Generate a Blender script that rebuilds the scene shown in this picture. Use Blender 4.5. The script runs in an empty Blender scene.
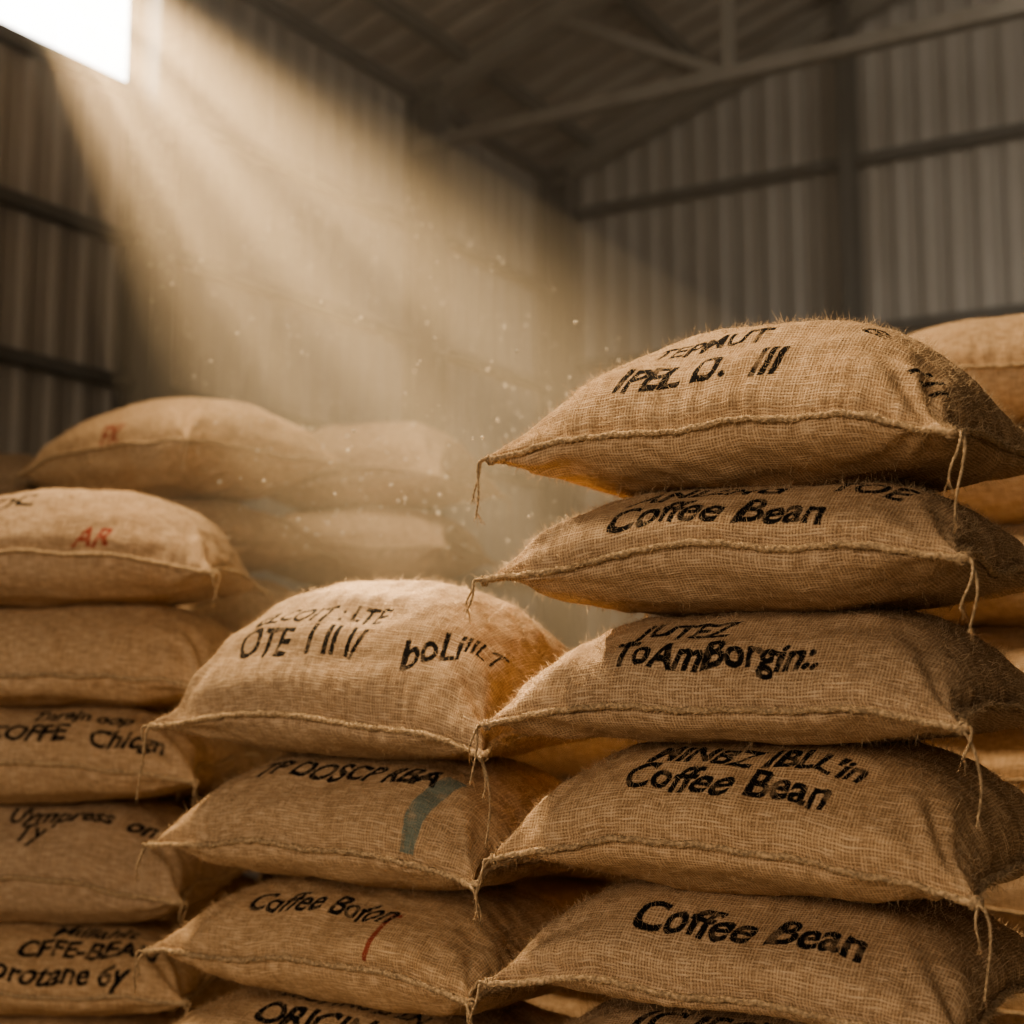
import bpy, math, random, bmesh
import numpy as np
from mathutils import Vector, Matrix
random.seed(4); R=np.random.RandomState(11)
scn=bpy.context.scene
col=scn.collection
EYE=1.6
try: scn.view_settings.look='AgX - Medium High Contrast'
except Exception: pass

# ------------------------------------------------------------------ node helpers
def newmat(name):
    m=bpy.data.materials.new(name); m.use_nodes=True
    nt=m.node_tree; nt.nodes.clear()
    out=nt.nodes.new('ShaderNodeOutputMaterial')
    return m,nt,out
def N(nt,typ,**kw):
    n=nt.nodes.new(typ)
    for k,v in kw.items():
        if k.startswith('i_'):
            key=k[2:]
            key=int(key) if key.isdigit() else key.replace('_',' ')
            n.inputs[key].default_value=v
        else: setattr(n,k,v)
    return n
def math_(nt,op,a,b=None,c=None,clamp=False):
    n=nt.nodes.new('ShaderNodeMath'); n.operation=op; n.use_clamp=clamp
    for i,x in enumerate((a,b,c)):
        if x is None: continue
        if isinstance(x,(int,float)): n.inputs[i].default_value=x
        else: nt.links.new(x,n.inputs[i])
    return n.outputs[0]
def mix(nt,f,a,b,mode='MIX'):
    n=nt.nodes.new('ShaderNodeMix'); n.data_type='RGBA'; n.blend_type=mode
    for sock,x in ((n.inputs[0],f),(n.inputs[6],a),(n.inputs[7],b)):
        if isinstance(x,(int,float)): sock.default_value=x
        elif isinstance(x,tuple): sock.default_value=(*x,1) if len(x)==3 else x
        else: nt.links.new(x,sock)
    return n.outputs[2]
def maprange(nt,x,a,b,c,d):
    n=nt.nodes.new('ShaderNodeMapRange'); n.inputs[1].default_value=a;n.inputs[2].default_value=b
    n.inputs[3].default_value=c;n.inputs[4].default_value=d
    nt.links.new(x,n.inputs[0]); return n.outputs[0]

UMIN,UMAX,VMAX=-0.56,0.56,0.56
IW,IH=1120,560

def burlap(name,img=None,base=(0.615,0.435,0.275)):
    m,nt,out=newmat(name); L=nt.links
    tc=N(nt,'ShaderNodeTexCoord')
    oi=N(nt,'ShaderNodeObjectInfo')
    uv=tc.outputs['UV']
    nz=N(nt,'ShaderNodeTexNoise',i_Scale=14.0,i_Detail=1.0); L.new(uv,nz.inputs['Vector'])
    vm=N(nt,'ShaderNodeVectorMath',operation='MULTIPLY_ADD'); L.new(nz.outputs['Color'],vm.inputs[0])
    vm.inputs[1].default_value=(0.007,0.007,0); L.new(uv,vm.inputs[2])
    sx=N(nt,'ShaderNodeSeparateXYZ'); L.new(vm.outputs[0],sx.inputs[0])
    P=0.0066
    sa=math_(nt,'SINE',math_(nt,'MULTIPLY',sx.outputs[0],math.pi/P))
    sb=math_(nt,'SINE',math_(nt,'MULTIPLY',sx.outputs[1],math.pi/P))
    A=math_(nt,'POWER',math_(nt,'ABSOLUTE',sa),0.55); B=math_(nt,'POWER',math_(nt,'ABSOLUTE',sb),0.55)
    c2=math_(nt,'MULTIPLY',sa,sb)
    def thread(sc):
        mp=N(nt,'ShaderNodeMapping'); mp.inputs['Scale'].default_value=sc
        L.new(vm.outputs[0],mp.inputs[0])
        t=N(nt,'ShaderNodeTexNoise',i_Scale=1.0,i_Detail=0.0); L.new(mp.outputs[0],t.inputs['Vector'])
        return t.outputs['Fac']
    t1=thread((190,24,1)); t2=thread((24,190,1))
    wa=math_(nt,'MULTIPLY',A,maprange(nt,t1,.25,.75,.55,1.12)); wb=math_(nt,'MULTIPLY',B,maprange(nt,t2,.25,.75,.55,1.12))
    over=math_(nt,'MULTIPLY_ADD',c2,.5,.5)
    ha=math_(nt,'MULTIPLY',wa,math_(nt,'MULTIPLY_ADD',over,.5,.55)); 
    hb=math_(nt,'MULTIPLY',wb,math_(nt,'MULTIPLY_ADD',math_(nt,'SUBTRACT',1.0,over),.5,.55))
    h=math_(nt,'MAXIMUM',ha,hb)
    fine=N(nt,'ShaderNodeTexNoise',i_Scale=420.0,i_Detail=0.0); L.new(uv,fine.inputs['Vector'])
    h=math_(nt,'MULTIPLY_ADD',fine.outputs['Fac'],.22,h)
    big=N(nt,'ShaderNodeTexNoise',i_Scale=4.5,i_Detail=3.0,i_Roughness=.6)
    L.new(tc.outputs['Object'],big.inputs['Vector'])
    fac=maprange(nt,h,.32,.92,0,1)
    dark=tuple(x*k for x,k in zip(base,(.30,.25,.20)))
    lite=mix(nt,maprange(nt,big.outputs['Fac'],.4,.7,.0,.45),base,tuple(x*k for x,k in zip(base,(.74,.69,.64))))
    c=mix(nt,fac,dark,lite)
    c=mix(nt,math_(nt,'MULTIPLY',fac,maprange(nt,t2,.5,.75,0,.4)),c,(.74,.57,.40))
    hv=N(nt,'ShaderNodeHueSaturation'); L.new(c,hv.inputs['Color'])
    L.new(math_(nt,'MULTIPLY_ADD',oi.outputs['Random'],.20,.9),hv.inputs['Value'])
    L.new(math_(nt,'MULTIPLY_ADD',oi.outputs['Random'],.10,.95),hv.inputs['Saturation'])
    c=hv.outputs[0]
    if img is not None:
        w=N(nt,'ShaderNodeTexNoise',i_Scale=70.0,i_Detail=1.0); L.new(uv,w.inputs['Vector'])
        v2=N(nt,'ShaderNodeVectorMath',operation='MULTIPLY_ADD'); L.new(w.outputs['Color'],v2.inputs[0])
        v2.inputs[1].default_value=(0.005,0.005,0); L.new(uv,v2.inputs[2])
        mp=N(nt,'ShaderNodeMapping'); L.new(v2.outputs[0],mp.inputs[0])
        sxx=1/(UMAX-UMIN); syy=1/VMAX
        mp.inputs['Location'].default_value=((-UMIN-.0025)*sxx,-.0025*syy,0); mp.inputs['Scale'].default_value=(sxx,syy,1)
        im=N(nt,'ShaderNodeTexImage',extension='CLIP'); im.image=img; L.new(mp.outputs[0],im.inputs[0])
        sp=N(nt,'ShaderNodeSeparateColor'); L.new(im.outputs[0],sp.inputs[0])
        wear=N(nt,'ShaderNodeTexNoise',i_Scale=26.0,i_Detail=2.0); L.new(uv,wear.inputs['Vector'])
        wf=math_(nt,'MULTIPLY',maprange(nt,wear.outputs['Fac'],.32,.45,.6,1),maprange(nt,h,.25,.5,.8,1.0))
        c=mix(nt,math_(nt,'MULTIPLY',sp.outputs[2],math_(nt,'MULTIPLY',wf,.65)),c,(.06,.17,.17))
        c=mix(nt,math_(nt,'MULTIPLY',sp.outputs[1],math_(nt,'MULTIPLY',wf,.85)),c,(.27,.035,.03))
        c=mix(nt,math_(nt,'MULTIPLY',sp.outputs[0],wf),c,(.012,.010,.009))
    bs=N(nt,'ShaderNodeBsdfPrincipled',i_Roughness=.92); bs.inputs['Specular IOR Level'].default_value=.1
    L.new(c,bs.inputs['Base Color'])
    bp=N(nt,'ShaderNodeBump'); bp.inputs['Strength'].default_value=.8; bp.inputs['Distance'].default_value=.002
    L.new(h,bp.inputs['Height']); L.new(bp.outputs[0],bs.inputs['Normal'])
    L.new(bs.outputs[0],out.inputs[0])
    return m

def fibre_mat(name,colr,tr=.45):
    m,nt,out=newmat(name); L=nt.links
    d=N(nt,'ShaderNodeBsdfDiffuse'); t=N(nt,'ShaderNodeBsdfTranslucent')
    tc=N(nt,'ShaderNodeTexCoord')
    nz=N(nt,'ShaderNodeTexNoise',i_Scale=160.0,i_Detail=1.0); L.new(tc.outputs['Object'],nz.inputs['Vector'])
    c=mix(nt,maprange(nt,nz.outputs['Fac'],.35,.65,0,1),tuple(x*.5 for x in colr),colr)
    L.new(c,d.inputs[0]); L.new(c,t.inputs[0])
    ms=N(nt,'ShaderNodeMixShader'); ms.inputs[0].default_value=tr
    L.new(d.outputs[0],ms.inputs[1]); L.new(t.outputs[0],ms.inputs[2]); L.new(ms.outputs[0],out.inputs[0])
    if tr<.3:
        bp=N(nt,'ShaderNodeBump'); bp.inputs['Distance'].default_value=.003; L.new(nz.outputs['Fac'],bp.inputs['Height']); L.new(bp.outputs[0],d.inputs['Normal'])
    return m
MAT_PLAIN=burlap('burlap_plain')
MAT_HEM=fibre_mat('hem_rope',(.60,.44,.28),.1)
MAT_FUZZ=fibre_mat('jute_fibre',(.85,.66,.45),.5)
MAT_MOTE=fibre_mat('dust_mote',(.95,.9,.8),.5)

# ------------------------------------------------------------------ ink rasteriser
def text_tris(body,size,shear,bold):
    cu=bpy.data.curves.new('t','FONT'); cu.body=body; cu.size=size; cu.shear=shear
    cu.offset=bold*size; cu.align_x='CENTER'; cu.resolution_u=4; cu.space_character=1.0
    ob=bpy.data.objects.new('t',cu); col.objects.link(ob)
    dg=bpy.context.evaluated_depsgraph_get(); dg.update()
    me=bpy.data.meshes.new_from_object(ob.evaluated_get(dg)); me.calc_loop_triangles()
    vs=np.array([v.co[:2] for v in me.vertices]).reshape(-1,2)
    tr=np.array([t.vertices[:] for t in me.loop_triangles]).reshape(-1,3)
    bpy.data.objects.remove(ob); bpy.data.curves.remove(cu); bpy.data.meshes.remove(me)
    return vs,tr
def raster(buf,vs,tr,ch,val=1.0):
    for t in tr:
        p=vs[t]; x0,y0=np.floor(p.min(0)).astype(int); x1,y1=np.ceil(p.max(0)).astype(int)
        x0=max(x0,0);y0=max(y0,0);x1=min(x1,IW-1);y1=min(y1,IH-1)
        if x1<x0 or y1<y0: continue
        X,Y=np.meshgrid(np.arange(x0,x1+1)+.5,np.arange(y0,y1+1)+.5)
        (ax,ay),(bx,by),(cx,cy)=p
        d=(by-cy)*(ax-cx)+(cx-bx)*(ay-cy)
        if abs(d)<1e-9: continue
        l1=((by-cy)*(X-cx)+(cx-bx)*(Y-cy))/d; l2=((cy-ay)*(X-cx)+(ax-cx)*(Y-cy))/d; l3=1-l1-l2
        ins=(l1>=-.02)&(l2>=-.02)&(l3>=-.02)
        s=buf[y0:y1+1,x0:x1+1,ch]; s[ins]=np.maximum(s[ins],val)
def make_img(name,items):
    buf=np.zeros((IH,IW,4),np.float32); buf[...,3]=1
    for it in items:
        if it[0]=='T':
            _,body,u,v,size,rot,shear,bold,ch,sq=it
            vs,tr=text_tris(body,size,shear,bold)
            vs=vs.copy(); vs[:,1]*=sq
            ph=R.rand()*6
            vs[:,1]+=.05*size*np.sin(vs[:,0]/size*2.3+ph)+.03*size*np.sin(vs[:,0]/size*6.1+ph*2); vs[:,0]+=.04*size*np.sin(vs[:,1]/size*5+ph+vs[:,0]/size*2)
            c,s=math.cos(rot),math.sin(rot)
            q=np.stack([vs[:,0]*c-vs[:,1]*s+u,vs[:,0]*s+vs[:,1]*c+v],1)
        else:
            _,pts,w,ch=it
            q=[];tr=[]
            pts=np.array(pts,float)
            for k in range(len(pts)):
                d=pts[min(k+1,len(pts)-1)]-pts[max(k-1,0)]; d/=np.linalg.norm(d); n=np.array([-d[1],d[0]])*w/2
                q+= [pts[k]+n,pts[k]-n]
                if k: i=2*k; tr+=[(i-2,i-1,i),(i-1,i+1,i)]
            q=np.array(q);tr=np.array(tr)
        q=np.stack([(q[:,0]-UMIN)/(UMAX-UMIN)*IW,q[:,1]/VMAX*IH],1)
        raster(buf,q,tr,ch)
    b=buf.copy()
    for ax in (0,1): b=(np.roll(b,1,ax)+2*b+np.roll(b,-1,ax))/4
    b[...,3]=1
    img=bpy.data.images.new(name,IW,IH,alpha=False); img.colorspace_settings.name='Non-Color'
    img.pixels.foreach_set(b.ravel()); img.update(); img.pack()
    return img
def T(body,u,v,size,rot=0,shear=.25,bold=.022,ch=0,sq=1.0): return ('T',body,u,v,size,rot,shear,bold,ch,sq)
def S(pts,w,ch=0): return ('S',pts,w,ch)

# ------------------------------------------------------------------ sack mesh
def wob(p,scale,seed,n=7):
    r=np.random.RandomState(seed); out=np.zeros(p.shape[:-1])
    for i in range(n):
        k=r.normal(size=3); k/=np.linalg.norm(k); k*=2*math.pi/scale*(0.6+.9*r.rand())
        out+=np.sin(p@k+r.rand()*6.28)
    return out/math.sqrt(n)
class MB:
    def __init__(s): s.v=[];s.q=[];s.uvq=[];s.mq=[];s.n=0
    def add(s,verts,quads,uv,mat):
        s.v.append(verts); s.q.append(quads+s.n); s.uvq.append(uv[quads].reshape(-1,2)); s.mq.append(np.full(len(quads),mat)); s.n+=len(verts)
def gridquads(nu,nv,flip=False,wrapv=False):
    i,j=np.meshgrid(np.arange(nu-1),np.arange(nv if wrapv else nv-1),indexing='ij')
    j2=(j+1)%nv
    a=i*nv+j;b=(i+1)*nv+j;c=(i+1)*nv+j2;d=i*nv+j2
    q=np.stack([a,b,c,d],-1).reshape(-1,4)
    return q[:,::-1] if flip else q
def tube(mb,pts,rad,ns,mat,flat=1.0):
    pts=np.asarray(pts); n=len(pts)
    T_=np.gradient(pts,axis=0); T_/=np.linalg.norm(T_,axis=1,keepdims=True)+1e-9
    up=np.array([0,0,1.]) if abs(T_[:,2]).mean()<.7 else np.array([1.,.3,0])
    O=np.cross(T_,up); O/=np.linalg.norm(O,axis=1,keepdims=True)+1e-9
    Z=np.cross(O,T_)
    th=np.arange(ns)/ns*2*math.pi
    if np.ndim(rad)<2: rad=np.broadcast_to(rad,(n,))
    r=rad[:,None] if np.ndim(rad)<2 else rad
    V=pts[:,None,:]+(O[:,None,:]*(r*np.cos(th))[...,None]+Z[:,None,:]*(r*flat*np.sin(th))[...,None])
    s=np.concatenate([[0],np.cumsum(np.linalg.norm(np.diff(pts,axis=0),axis=1))])
    uv=np.stack([np.repeat(s,ns),np.tile(th*.008,n)],1)
    mb.add(V.reshape(-1,3),gridquads(n,ns,wrapv=True),uv,mat)
def build_sack(name,mats,seed,ct,cb,a=.475,b=.31,top=False,lod=0,droop=.03,fuzz=0,cordlen=.12,arch=.02,prof=None):
    r=np.random.RandomState(seed)
    nu,nv={0:(210,130),1:(120,76),2:(60,40)}[lod]
    su=np.linspace(-1,1,nu); sv=np.linspace(-1,1,nv)
    ease=lambda s:.35*s+.65*np.sin(s*math.pi/2)
    u=ease(su)[:,None]*np.ones((1,nv)); v=np.ones((nu,1))*ease(sv)[None,:]
    k1=.03+.02*r.rand(); k2=.03+.03*r.rand()
    x=a*u*(1-k1*(1-v**2)); y=b*v*(1-k2*(1-u**2))
    du=1-np.abs(u); dv=1-np.abs(v)
    ear=np.exp(-((du*a)**2+(dv*b)**2)/(.03**2))
    x=x+np.sign(u)*ear*.020; y=y+np.sign(v)*ear*.016
    p0=np.stack([x,y,0*x],-1)
    edge=wob(p0,.5,seed+5); y=y+np.sign(v)*(.006*edge)*(np.abs(v)**3)
    zm=arch*(1-np.abs(u)**2.2)*np.abs(v)**2 - droop*(np.abs(u)**4*np.abs(v)**4) + .009*edge + .006*wob(p0,.25,seed+6)
    cd=[r.uniform(-.012,.012) for _ in range(4)]
    zm=zm+ (cd[0]*(1-u)*(1-v)+cd[1]*(1+u)*(1-v)+cd[2]*(1-u)*(1+v)+cd[3]*(1+u)*(1+v))/2*np.abs(u*v)**2
    mb=MB(); surf={}
    for side in (1,-1):
        if side==1:
            pu,pv,eu,ev=prof or ((2.7,2.3,.62,.64) if top else (3.8,2.7,.55,.56))
            H=ct
        else: pu,pv,eu,ev=3.6,3.0,.60,.60; H=cb
        f=np.clip(1-np.abs(u)**pu,0,1)**eu*np.clip(1-np.abs(v)**pv,0,1)**ev
        z=zm*(1-f)+side*H*f
        bel=f*(1-f)*4
        pt=np.stack([x*(1+.02*bel*np.abs(u)),y*(1+.04*bel*np.abs(v)),z],-1)
        gu=np.gradient(pt,axis=0); gv=np.gradient(pt,axis=1)
        nrm=np.cross(gu,gv)*side; nrm/=np.linalg.norm(nrm,axis=-1,keepdims=True)+1e-9
        d=np.minimum(du*a,dv*b)
        ds=np.minimum(np.sqrt(2*du)*a*.35+du*a*.5,np.sqrt(2*dv)*b*.35+dv*b*.5)
        fade=np.clip(ds/.012,0,1)
        st=pt*np.array([.45,1.6,1.6])
        disp=.0036*wob(pt,.26,seed+10+side)+.0036*wob(st,.18,seed+20+side)+.0013*wob(pt,.06,seed+30+side)
        al=np.where(du*a<dv*b,y,x)
        disp=disp+.0038*np.sin(al*2*math.pi/.042+3*wob(p0,.2,seed+40))*np.exp(-ds/.04)*(.6+.4*wob(p0,.3,seed+41))
        disp=disp-.007*np.exp(-(ds/.020)**2)
        for cx in (-1,1):
            for cy in (-1,1):
                lx=(1-cx*u)*a; ly=(1-cy*v)*b; rr=np.hypot(lx,ly); an=np.arctan2(ly,lx+1e-6)
                disp=disp+.0055*np.cos(an*9+r.rand()*6+2*wob(p0,.3,seed+50))*np.exp(-((rr-.11)/.07)**2)
        pt=pt+nrm*(disp*fade)[...,None]
        V=np.concatenate([np.zeros((nu,1)),np.cumsum(np.linalg.norm(np.diff(pt,axis=1),axis=-1),axis=1)],1)*side
        Uc=np.concatenate([np.zeros((1,nv)),np.cumsum(np.linalg.norm(np.diff(pt,axis=0),axis=-1),axis=0)],0)
        Uc=Uc-(Uc[nu//2-1]+Uc[nu//2])/2
        uv=np.stack([Uc,V],-1).reshape(-1,2)
        mb.add(pt.reshape(-1,3),gridquads(nu,nv,flip=(side<0)),uv,0)
        surf[side]=(pt,nrm)
    pt=surf[1][0]
    per=np.concatenate([pt[:-1,0],pt[-1,:-1],pt[::-1,-1][:-1],pt[0,::-1][:-1]],0)
    per=np.vstack([per,per[:1]])
    s=np.concatenate([[0],np.cumsum(np.linalg.norm(np.diff(per,axis=0),axis=1))])
    npn={0:900,1:420,2:200}[lod]
    ss=np.linspace(0,s[-1],npn); hp=np.stack([np.interp(ss,s,per[:,k]) for k in range(3)],1)
    og=np.stack([np.sign(hp[:,0])*np.abs(hp[:,0]/a)**14,np.sign(hp[:,1])*np.abs(hp[:,1]/b)**14,0*hp[:,0]],1)
    og/=np.linalg.norm(og,axis=1,keepdims=True)+1e-6
    hp+=og*.005
    hp[:,2]+=.0012*np.sin(ss*2*math.pi/.06+seed)+.0006*np.sin(ss*2*math.pi/.021)
    th=np.arange(10)/10*2*math.pi
    ph=2*math.pi*ss/.013
    rad=.0078*(1+.13*np.sin(ph[:,None]+th[None,:])+.10*np.sin(ss*37+seed)[:,None]+.08*r.rand(npn,10)) if lod<2 else np.full((npn,10),.0078)
    tube(mb,hp,rad,10,1,flat=.8)
    for ci,(i,j) in enumerate(((0,0),(-1,0),(-1,-1),(0,-1))):
        c=pt[i,j]; o=np.array([c[0]/a*.6,c[1]/b*.6,0]); o/=np.linalg.norm(o)
        if lod<2:
            t=np.linspace(0,2*math.pi*2.6,36); side_=np.cross(o,[0,0,1])
            kn=c[None]-o*.012+o*(t/20*.02)[:,None]+ (side_[None]*np.cos(t)[:,None]+np.array([[0,0,1.]])*np.sin(t)[:,None])*.0095
            tube(mb,kn,.0028,5,1)
        for sidx in range(2 if lod<2 else 1):
            Ln=cordlen*(.45+.75*r.rand()) * (1.0 if sidx==0 else .6)
            t=np.linspace(0,1,26)
            px=c[None]+o*((.028*(1-np.exp(-t*5)))+.006*np.sin(t*5+r.rand()*6))[:,None]+np.cross(o,[0,0,1])*((.010*np.sin(t*4+r.rand()*6)+.012*sidx*t)[:,None])
            px[:,2]+=.008*np.sin(np.clip(t*6,0,math.pi))-Ln*t**1.3
            tube(mb,px,.0034*(1-.45*t)+.0006*np.sin(t*90),5,1)
            if lod<2:
                for q in range(6):
                    d=np.array([r.normal()*.25,r.normal()*.25,-1]); ln=.012+.02*r.rand()
                    tt=np.linspace(0,1,4)[:,None]; tube(mb,px[-3]+d*ln*tt,.0006,3,2)
    if fuzz:
        B=[];D=[]
        for side,wt in ((1,.65),(-1,.2)):
            p,nn=surf[side]; m=int(fuzz*wt); ii=r.randint(1,nu-1,m); jj=(r.rand(m)**1.1*(nv-2)).astype(int)+1
            B.append(p[ii,jj]);D.append(nn[ii,jj])
        m=int(fuzz*.2); ii=r.randint(0,npn,m); o=og[ii]
        B.append(hp[ii]+o*.005); D.append(o+np.array([0,0,.6])*r.normal(size=(m,1)))
        B=np.concatenate(B);D=np.concatenate(D);m=len(B)
        D=D*.9+r.normal(size=(m,3))*.75; D/=np.linalg.norm(D,axis=1,keepdims=True)
        ln=(.004+.019*r.rand(m)**2.3)[:,None]; w=.00042
        sd=np.cross(D,r.normal(size=(m,3))); sd/=np.linalg.norm(sd,axis=1,keepdims=True)
        bend=r.normal(size=(m,3))*.25*ln
        P0=B;P1=B+D*ln*.55+bend*.3;P2=B+D*ln+bend
        V=np.stack([P0-sd*w,P0+sd*w,P1-sd*w*.8,P1+sd*w*.8,P2-sd*w*.4,P2+sd*w*.4],1).reshape(-1,3)
        base=np.arange(m)[:,None]*6
        Q=np.concatenate([base+np.array([[0,1,3,2]]),base+np.array([[2,3,5,4]])],0)
        mb.add(V,Q,np.zeros((len(V),2)),2)
    Vv=np.concatenate(mb.v); Q=np.concatenate(mb.q); UV=np.concatenate(mb.uvq); M=np.concatenate(mb.mq)
    me=bpy.data.meshes.new(name)
    me.vertices.add(len(Vv)); me.vertices.foreach_set('co',Vv.astype(np.float32).ravel())
    me.loops.add(len(Q)*4); me.loops.foreach_set('vertex_index',Q.astype(np.int32).ravel())
    me.polygons.add(len(Q)); me.polygons.foreach_set('loop_start',(np.arange(len(Q))*4).astype(np.int32))
    me.polygons.foreach_set('material_index',M.astype(np.int32))
    me.polygons.foreach_set('use_smooth',np.ones(len(Q),bool))
    ul=me.uv_layers.new(name='UVMap'); ul.data.foreach_set('uv',UV.astype(np.float32).ravel())
    for mm in mats: me.materials.append(mm)
    me.update(calc_edges=True); me.validate()
    return me

def stack(FR,yaw,bounds,inks={},lod=0,seed=0,seamfrac={},shift={},yawj={},fuzz=0,a=.475,b=.31,cord=.12,visible=99,toparch=.04,ls={},cords={},profs={}):
    n=len(bounds)-1
    for k in range(n):
        zt,zb=bounds[k],bounds[k+1]
        fr=seamfrac.get(k,.34+.08*math.sin(seed+k*2.1)); zs=zb+(zt-zb)*fr
        ps=math.radians(yaw+yawj.get(k,2.5*math.sin(seed*1.7+k*2.9)))
        e=np.array([math.cos(ps),-math.sin(ps)]); nn=np.array([math.sin(ps),math.cos(ps)])
        aa=a*ls.get(k,1.0)
        sh=shift.get(k,.015*math.sin(seed+k*1.3))
        c=np.array(FR)-(aa+.01-sh)*e+(b+.01)*nn
        mats=[MAT_PLAIN,MAT_HEM,MAT_FUZZ]
        if k in inks: mats[0]=burlap('burlap_printed',make_img('ink_print',inks[k]))
        lo=lod if k<visible else 2
        me=build_sack('coffee_sack',mats,seed*37+k*101+3,zt-zs+.008,zs-zb+.008,a=aa,b=b,top=(k==0),lod=lo,prof=profs.get(k),
              fuzz=fuzz if lo==0 else (int(fuzz*.4) if lo==1 else 0),cordlen=cords.get(k,cord),arch=toparch if k==0 else .015,droop=.02)
        ob=bpy.data.objects.new('coffee_sack',me); col.objects.link(ob)
        ob.location=(c[0],c[1],EYE+zs); ob.rotation_euler=(math.radians(.6*math.sin(k*3.1+seed)),math.radians(.8*math.sin(k*1.7+seed)),-ps)

BOX=(3.6,2.8,.56,.56)
# right (hero) stack
stack((.755,2.40),34,[.73,.385,.135,-.12,-.405,-.63,-.87,-1.11,-1.36,-1.60],
  inks={0:[T('IPEL D.  III',-.04,.10,.085,.02,.2,.03,sq=1.25),T('TEPMUT',-.05,.215,.07,.02,.2,.02),T('Ec.',.29,.25,.07,-.5),S([(.40,.13),(.44,.19)],.014),S([(.43,.11),(.47,.18)],.012),S([(.46,.10),(.49,.15)],.012)],
        1:[T('Coffee Bean',.0,.048,.092,0,.25,.022,sq=1.1),T('ANLENG',-.04,.145,.08,0,.3,.03),T('TOE',.28,.145,.08,0,.3,.03)],
        2:[T('ToAmBorgin:.',.0,.082,.078,0,.1,.03,sq=1.2),T('JUTEZ',-.09,.167,.075,0,.3,.028)],
        3:[T('Coffee Bean',-.01,.107,.088,0,.2,.022,sq=1.15),T('MINBZ IBLL\'in',.03,.19,.075,0,.35,.028)],
        4:[T('Coffee Bean',.03,.115,.096,.01,.25,.024,sq=1.1)],
        5:[T('(C.JFCF BEAN',.04,.15,.09,0,.3,.03)]},
  seamfrac={0:.22,1:.36,2:.22,3:.22,4:.20},shift={0:-.01,1:.0,2:-.01,3:.0,4:-.01},yawj={0:1,1:-1,2:0,3:1,4:-1},ls={0:.985,1:.985,2:.985,3:.985,4:.965},seed=1,fuzz=22000,visible=6,cord=.14,toparch=.03,cords={0:.2,4:.06},b=.345)
# middle stack
stack((-.085,3.02),35,[.23,-.18,-.48,-.755,-.98,-1.19,-1.40,-1.60],
  inks={0:[T('OTE  I II I/',-.08,.15,.090,.03,.15,.02,sq=1.2),T('ELCOIT : LTE',-.05,.245,.07,.03,.2,.02),T('boLi',.32,.16,.09,.35,.3,.02,sq=1.2),T('IILT',.44,.23,.07,.35,.3,.012)],
        1:[T('TP DOSCP RBA',.02,.185,.085,0,.3,.03),S([(.31,.02),(.31,.10),(.325,.17),(.345,.24)],.052,2)],
        2:[T('Coffee Bofon',-.01,.12,.088,0,.25,.02),S([(.20,.02),(.215,.07),(.225,.15)],.014,1),S([(.215,.14),(.245,.15)],.012,1)],
        3:[T('ORIGIN',-.02,.09,.10,0,.1,.03),T('CHUTTNG IS LN',.02,.195,.06,0,.3,.03)]},
  seamfrac={0:.18,1:.25,2:.35,3:.4},seed=2,fuzz=16000,visible=5,cord=.12,shift={0:.02,1:0,2:.0,3:-.02},yawj={0:-1,1:1,2:2,3:0},a=.48,ls={2:1.03},toparch=.01,cords={0:.16},profs={0:(3.2,2.6,.60,.60)})
# left stack
stack((-.99,4.2),6,[.60,.235,-.085,-.37,-.74,-.99,-1.30,-1.60],
  inks={0:[T('AR',.16,.030,.09,0,.3,.02,ch=1),T('COC',-.16,.17,.09)],
        2:[T('COFFE   Chicgn',.15,.07,.085,.0,.2,.025),T('Tnrajn oop',.15,.155,.07,.0,.2,.025)],
        3:[T('Uympress  on',.16,.19,.085,.02,.2,.025),T('Ty',.02,.11,.09)],
        4:[T('CFFE-BEAN',.20,.12,.085,0,.15,.03),T('Milliahlt',.20,.20,.08,0,.2,.02),T('protane 6y',.14,.035,.09)]},
  seamfrac={0:.28},seed=3,lod=1,fuzz=12000,visible=5,a=.53,cord=.10,ls={2:.97,3:.96,4:.96},shift={0:.10,1:.10,2:.06,3:.03,4:.05})
# back-left stack
stack((-1.19,5.15),40,[1.12,.71,.42,.13,-.16,-.45,-.74,-1.03,-1.32,-1.60],
  inks={0:[T('FX',.02,.004,.12,0,.3,.03,ch=1)]},seamfrac={0:.40},seed=4,lod=1,fuzz=8000,visible=3,cord=.10,a=.56,b=.36,profs={0:BOX})
# back-middle stack
stack((-.28,5.85),20,[1.13,.75,.42,.14,-.15,-.45,-.74,-1.03,-1.32,-1.60],seed=5,lod=1,fuzz=5000,visible=3,cord=.05,profs={0:BOX})
# behind right stack
stack((1.90,3.75),32,[1.10,.76,.46,.16,-.13,-.43,-.73,-1.03,-1.32,-1.60],seed=6,lod=1,fuzz=5000,visible=4,a=.53,profs={0:BOX})
# low stack added behind the gap between middle and right to darken it
stack((.56,3.88),30,[.0,-.30,-.58,-.85,-1.12,-1.37,-1.60],seed=8,lod=1,visible=1,cord=.05)
# far left stack
stack((-2.34,6.75),18,[1.14,.82,.53,.23,-.07,-.38,-.68,-.99,-1.30,-1.60],seed=7,lod=1,visible=1,cord=.05)

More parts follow.
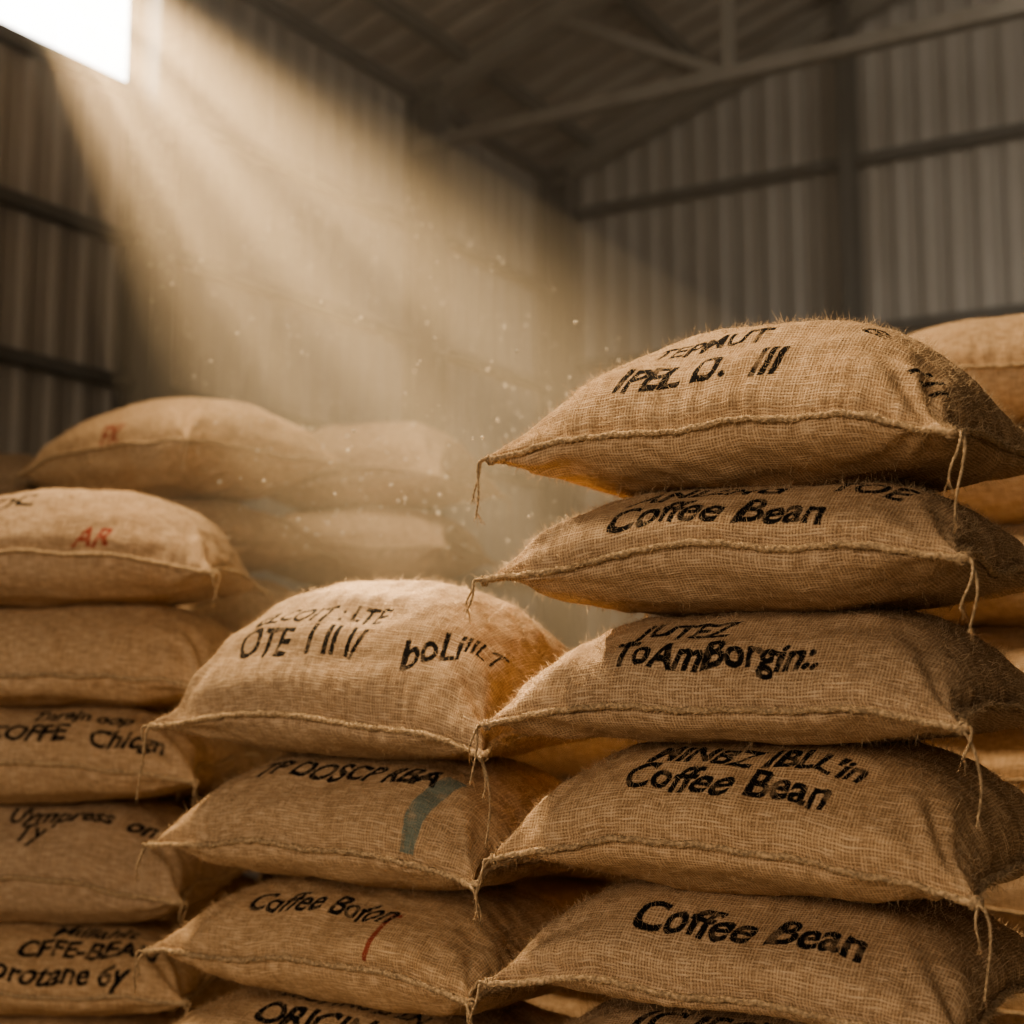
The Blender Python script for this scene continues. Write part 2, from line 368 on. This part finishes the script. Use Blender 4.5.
# ------------------------------------------------------------------ warehouse
C=np.array([.38,14.0]); AX=np.array([.857,-.515]); BX=np.array([-.515,-.857])
def W(a,b,z): p=C+a*AX+b*BX; return (p[0],p[1],z)
EAVE=6.7; WID=14.0; LEN=19.0; RISE=.315
def roofz(a): return EAVE+RISE*(a if a<WID/2 else WID-a)
def mkobj(name,verts,faces,mat,smooth=False,parent=None):
    me=bpy.data.meshes.new(name); me.from_pydata([tuple(v) for v in verts],[],faces); me.update()
    me.materials.append(mat); ob=bpy.data.objects.new(name,me); col.objects.link(ob)
    if parent: ob.parent=parent
    return ob
def metal(name,base,rough=.55,rust=(.20,.13,.08),met=.3):
    m,nt,out=newmat(name); L=nt.links
    tc=N(nt,'ShaderNodeTexCoord')
    mp=N(nt,'ShaderNodeMapping'); mp.inputs['Scale'].default_value=(1.6,1.6,.25); L.new(tc.outputs['Object'],mp.inputs[0])
    n1=N(nt,'ShaderNodeTexNoise',i_Scale=2.2,i_Detail=4.0); L.new(mp.outputs[0],n1.inputs['Vector'])
    n2=N(nt,'ShaderNodeTexNoise',i_Scale=14.0,i_Detail=2.0); L.new(mp.outputs[0],n2.inputs['Vector'])
    c=mix(nt,maprange(nt,n1.outputs['Fac'],.4,.7,0,.5),base,rust)
    c=mix(nt,maprange(nt,n2.outputs['Fac'],.5,.75,0,.25),c,tuple(x*1.3 for x in base))
    bs=N(nt,'ShaderNodeBsdfPrincipled',i_Roughness=rough,i_Metallic=met); L.new(c,bs.inputs['Base Color']); L.new(bs.outputs[0],out.inputs[0])
    return m
M_WALL=metal('wall_sheet_metal',(.41,.375,.33),.6,(.33,.285,.23),.1); M_ROOF=metal('roof_sheet_metal',(.38,.34,.29),.65,met=.1); M_STEEL=metal('painted_steel',(.16,.152,.137),.5,(.10,.08,.06)); M_TRUSS=metal('painted_truss_steel',(.27,.245,.21),.5,(.18,.15,.11),.1)
def corr(L0,L1,pitch=.24,depth=.024):
    pts=[];x=L0
    prof=[(0,0),(.45,0),(.6,1),(.85,1)]
    while x<L1:
        for f,d in prof:
            xx=x+f*pitch
            if xx<L1: pts.append((xx,d*depth))
        x+=pitch
    pts.append((L1,0)); return pts
def wall_sheet(name,axis,L0,L1,zb,zt,fixed,sgn,mat,verts=None,faces=None):
    V=[];F=[]
    for i,(x,d) in enumerate(corr(L0,L1)):
        for z in (zb(x),zt(x)):
            V.append(W(x,fixed+sgn*d,z) if axis=='a' else W(fixed+sgn*d,x,z))
        if i: F.append((2*i-2,2*i,2*i+1,2*i-1))
    if verts is not None:
        o=len(verts); verts+=V; faces+=[tuple(j+o for j in f) for f in F]; return
    return mkobj(name,V,F,mat)
wall_sheet('wall_back','a',0,WID,lambda x:0,lambda x:roofz(x),0,1,M_WALL)
WZ0,WZ1=5.50,6.55
W1=(5.60,6.95); W2=(5.22,5.34)
V=[];F=[]
for a0,a1,z0,z1 in ((0,W2[0],0,EAVE),(W2[0],W2[1],0,WZ0),(W2[0],W2[1],WZ1,EAVE),(W2[1],W1[0],0,EAVE),(W1[0],W1[1],0,WZ0),(W1[0],W1[1],WZ1,EAVE),(W1[1],LEN,0,EAVE)):
    wall_sheet('',  'b',a0,a1,lambda x,z=z0:z,lambda x,z=z1:z,0,1,M_WALL,V,F)
mkobj('wall_left',V,F,M_WALL)
wall_sheet('wall_right','b',0,LEN,lambda x:0,lambda x:EAVE,WID,-1,M_WALL)
V=[];F=[]
for i,(x,d) in enumerate(corr(0,LEN,.33,.035)):
    for a_ in (0,WID/2,WID): V.append(W(a_,x,roofz(a_)+.02+d))
    if i: o=3*i; F+= [(o-3,o,o+1,o-2),(o-2,o+1,o+2,o-1)]
mkobj('ceiling',V,F,M_ROOF)
m,nt,out=newmat('concrete_floor'); tc=N(nt,'ShaderNodeTexCoord'); n1=N(nt,'ShaderNodeTexNoise',i_Scale=1.3,i_Detail=8.0); nt.links.new(tc.outputs['Object'],n1.inputs['Vector'])
bs=N(nt,'ShaderNodeBsdfPrincipled',i_Roughness=.8); nt.links.new(mix(nt,n1.outputs['Fac'],(.20,.17,.14),(.36,.31,.26)),bs.inputs['Base Color'])
nt.links.new(bs.outputs[0],out.inputs[0])
mkobj('floor',[W(0,0,0),W(WID,0,0),W(WID,LEN,0),W(0,LEN,0),W(0,0,-.15),W(WID,0,-.15),W(WID,LEN,-.15),W(0,LEN,-.15)],[(0,1,2,3),(4,5,6,7),(0,1,5,4),(1,2,6,5),(2,3,7,6),(3,0,4,7)],m)

class Box:
    def __init__(s): s.V=[];s.F=[]
    def bar(s,p,q,w,h,roll=(0,0,1)):
        p=Vector(p);q=Vector(q);d=(q-p).normalized();up=Vector(roll); sd=d.cross(up).normalized(); up=sd.cross(d).normalized()
        o=len(s.V)
        for c in (p,q):
            for i,j in ((-1,-1),(1,-1),(1,1),(-1,1)): s.V.append(c+sd*w/2*i+up*h/2*j)
        s.F+=[(o,o+1,o+2,o+3),(o+4,o+5,o+6,o+7)]+[(o+i,o+(i+1)%4,o+4+(i+1)%4,o+4+i) for i in range(4)]
    def ibeam(s,p,q,w,h,roll=(0,0,1),t=.02):
        p=Vector(p);q=Vector(q);d=(q-p).normalized();up=Vector(roll); sd=d.cross(up).normalized(); up=sd.cross(d).normalized()
        s.bar(p+up*(h/2-t/2),q+up*(h/2-t/2),w,t,roll); s.bar(p-up*(h/2-t/2),q-up*(h/2-t/2),w,t,roll); s.bar(p,q,t,h-2*t,roll)
g=Box()
for z in (1.5,2.5,3.5,4.45,5.44,6.62): g.bar(W(.09,0,z),W(.09,LEN,z),.10,.075)
mkobj('trim_1',g.V,g.F,M_STEEL)
g=Box()
for z in (1.6,3.1,4.65,6.2): g.bar(W(0,.10,z),W(WID,.10,z),.10,.09)
mkobj('trim_2',g.V,g.F,M_STEEL)
g=Box()
bdir=(BX[0],BX[1],0); adir=(AX[0],AX[1],0)
FR_=(.2,2.5,5.70,10.8,16.2)
for a_ in (3.17,7.0,10.8): g.ibeam(W(a_,.2,0),W(a_,.2,roofz(a_)-.1),.12,.2,bdir)
for b_ in FR_:
    for a_ in (.22,WID-.22): g.ibeam(W(a_,b_,0),W(a_,b_,EAVE-.02),.2,.30,adir)
mkobj('steel_column_row',g.V,g.F,M_STEEL)
g=Box(); TZ=6.15
for b_ in FR_:
    g.ibeam(W(.15,b_,roofz(.15)-.16),W(WID/2,b_,roofz(WID/2)-.16),.14,.22)
    g.ibeam(W(WID-.15,b_,roofz(.15)-.16),W(WID/2,b_,roofz(WID/2)-.16),.14,.22)
    if b_>1 and b_!=5.70:
        g.bar(W(.1,b_,TZ),W(WID-.1,b_,TZ),.10,.11)
        for a_ in (2.98,7,11.02):
            g.bar(W(a_,b_,TZ),W(a_,b_,roofz(a_)-.1),.08,.08,bdir)
        for p,q in ((2.9,1.4),(7,5.2),(7,8.8),(11.1,12.6)):
            g.bar(W(p,b_,TZ+.04),W(q,b_,roofz(q)-.12),.08,.08)
mkobj('roof_truss_frame',g.V,g.F,M_TRUSS)
g=Box()
for k in range(11):
    a_=.6+k*1.28
    g.bar(W(a_,0,roofz(a_)-.04),W(a_,LEN,roofz(a_)-.04),.07,.11)
mkobj('roof_purlins',g.V,g.F,M_STEEL)
m,nt,out=newmat('window_frosted_panel'); em=N(nt,'ShaderNodeEmission'); em.inputs[0].default_value=(1,.95,.86,1); em.inputs[1].default_value=9
tr=N(nt,'ShaderNodeBsdfTransparent'); ad=N(nt,'ShaderNodeAddShader'); nt.links.new(em.outputs[0],ad.inputs[0]); nt.links.new(tr.outputs[0],ad.inputs[1]); nt.links.new(ad.outputs[0],out.inputs[0])
M_PANE=m
for i,(b0,b1) in enumerate((W1,W2)):
    e=bpy.data.objects.new('window_%d'%(i+1),None); col.objects.link(e)
    mkobj('pane',[W(-.02,b0,WZ0),W(-.02,b1,WZ0),W(-.02,b1,WZ1),W(-.02,b0,WZ1)],[(0,1,2,3)],M_PANE,parent=e)
    g=Box()
    for z in (WZ0,WZ1): g.bar(W(0,b0,z),W(0,b1,z),.08,.04)
    for b_ in (b0,b1): g.bar(W(0,b_,WZ0),W(0,b_,WZ1),.06,.04,adir)
    mkobj('frame',g.V,g.F,M_STEEL,parent=e)
    if i==0:   # unseen bars added outside to split the sunbeam into streaks
        g=Box()
        for z_,w_ in ((6.05,.08),(6.31,.04)): g.bar(W(-.35,5.4,z_),W(-.35,6.9,z_),.02,w_)
        for b_,w_ in ((5.98,.08),(6.30,.04)): g.bar(W(-.35,b_,5.2),W(-.35,b_,6.9),w_,.02,adir)
        g.bar(W(-.35,5.4,6.9),W(-.35,6.9,6.9),.04,.04); g.bar(W(-.35,5.4,5.2),W(-.35,6.9,5.2),.04,.04)
        mkobj('beam_gobo_bars',g.V,g.F,M_STEEL,parent=e)

# ------------------------------------------------------------------ sun shaft and the dusty air it crosses
wc=Vector(W(0,6.10,5.93)); tgt=Vector((-.02,4.1,1.93)); d=(tgt-wc).normalized()
lp=wc-d*5.0; HALF=4.4
ld=bpy.data.lights.new('sun_beam','SPOT'); ld.energy=60000; ld.color=(1,.70,.40); ld.spot_size=math.radians(2*HALF); ld.spot_blend=.75; ld.shadow_soft_size=.08
lo=bpy.data.objects.new('sun_beam',ld); col.objects.link(lo); lo.location=lp; lo.rotation_euler=d.to_track_quat('-Z','Y').to_euler()
def haze(name,dens,c_):
    m,nt,out=newmat(name)
    vs=N(nt,'ShaderNodeVolumeScatter'); vs.inputs['Color'].default_value=(*c_,1); vs.inputs['Density'].default_value=dens; vs.inputs['Anisotropy'].default_value=.3
    nt.links.new(vs.outputs[0],out.inputs['Volume']); return m
q=d.to_track_quat('-Z','Y'); X=q@Vector((1,0,0)); Y=q@Vector((0,1,0))
V=[];F=[];n=24; Lb=(tgt-wc).length+.6
for k,(t,rad) in enumerate(((.55,.48),(Lb,1.0))):
    c=wc+d*t
    for i in range(n):
        an=2*math.pi*i/n; V.append(c+X*rad*math.cos(an)+Y*rad*math.sin(an))
F=[tuple(range(n)),tuple(range(2*n-1,n-1,-1))]+[(i,(i+1)%n,n+(i+1)%n,n+i) for i in range(n)]
mkobj('dust_haze',V,F,haze('dusty_air',.060,(1,.85,.63)))
V=[];e=.12; BE=8.5
for b_ in (e,BE):
    for a_,z in ((e,.02),(WID-e,.02),(WID-e,EAVE-.05),(WID/2,roofz(WID/2)-.05),(e,EAVE-.05)): V.append(W(a_,b_,z))
mkobj('room_haze',V,[(0,1,2,3,4),(9,8,7,6,5)]+[(i,(i+1)%5,5+(i+1)%5,5+i) for i in range(5)],haze('thin_room_air',.024,(1,.89,.74)))
def fixn(ob):
    bm=bmesh.new(); bm.from_mesh(ob.data); bmesh.ops.recalc_face_normals(bm,faces=bm.faces); bm.to_mesh(ob.data); bm.free()
for nme in ('dust_haze','room_haze','floor','trim_1','trim_2','steel_column_row','roof_truss_frame','roof_purlins'): fixn(bpy.data.objects[nme])

# added fill lamps and world ambient
def area(name,loc,tgt_,sx,sy,e,c,spread=180):
    ad=bpy.data.lights.new(name,'AREA'); ad.shape='RECTANGLE'; ad.size=sx; ad.size_y=sy; ad.energy=e; ad.color=c; ad.spread=math.radians(spread)
    ao=bpy.data.objects.new(name,ad); col.objects.link(ao); ao.location=loc
    ao.rotation_euler=(Vector(tgt_)-Vector(loc)).to_track_quat('-Z','Y').to_euler()
area('front_fill',(-3.0,-3.2,3.4),(.2,3.5,1.5),4.5,3.5,225,(1,.82,.62))  # added soft fill from behind the camera, no actual door there
area('back_wall_fill',W(8.5,5.0,6.3),W(6.0,0,4.2),3,2,95,(1,.90,.76),130)  # added lamp to brighten the back wall, no roof opening modelled
area('sack_top_rim_fill',(-2.3,4.7,6.7),(.15,3.4,2.0),1.3,1.3,110,(1,.78,.52),75)  # added warm lamp giving the sack tops a bright rim, no rooflight
w=bpy.data.worlds.new('World'); scn.world=w; w.use_nodes=True; w.node_tree.nodes['Background'].inputs[0].default_value=(1,.88,.74,1); w.node_tree.nodes['Background'].inputs[1].default_value=.16

# dust motes floating in the beam
r=np.random.RandomState(5); V=[];F=[]
oct_=np.array([(1,0,0),(-1,0,0),(0,1,0),(0,-1,0),(0,0,1),(0,0,-1)],float); of=[(0,2,4),(2,1,4),(1,3,4),(3,0,4),(2,0,5),(1,2,5),(3,1,5),(0,3,5)]
LL=(tgt-wc).length
for i in range(4200):
    s_=.9+(LL-.5)*r.rand()**.9
    rr=(5.0+s_)*math.tan(math.radians(HALF))*.82*math.sqrt(r.rand()); an=r.rand()*6.283
    c=np.array(wc+d*s_+X*rr*math.cos(an)+Y*rr*math.sin(an))
    if c[2]<2.0: continue
    rad=(.0018+.0052*r.rand()**5)
    o=len(V); V+= [tuple(c+k*rad) for k in oct_]; F+=[tuple(j+o for j in f) for f in of]
mkobj('dust_motes',V,F,MAT_MOTE)

# ------------------------------------------------------------------ camera
cd=bpy.data.cameras.new('camera'); cd.lens=50; cd.sensor_width=36; cd.dof.use_dof=True; cd.dof.focus_distance=2.75; cd.dof.aperture_fstop=2.0
co=bpy.data.objects.new('camera',cd); col.objects.link(co); co.location=(0,0,EYE); co.rotation_euler=(math.radians(96.7),0,0)
scn.camera=co
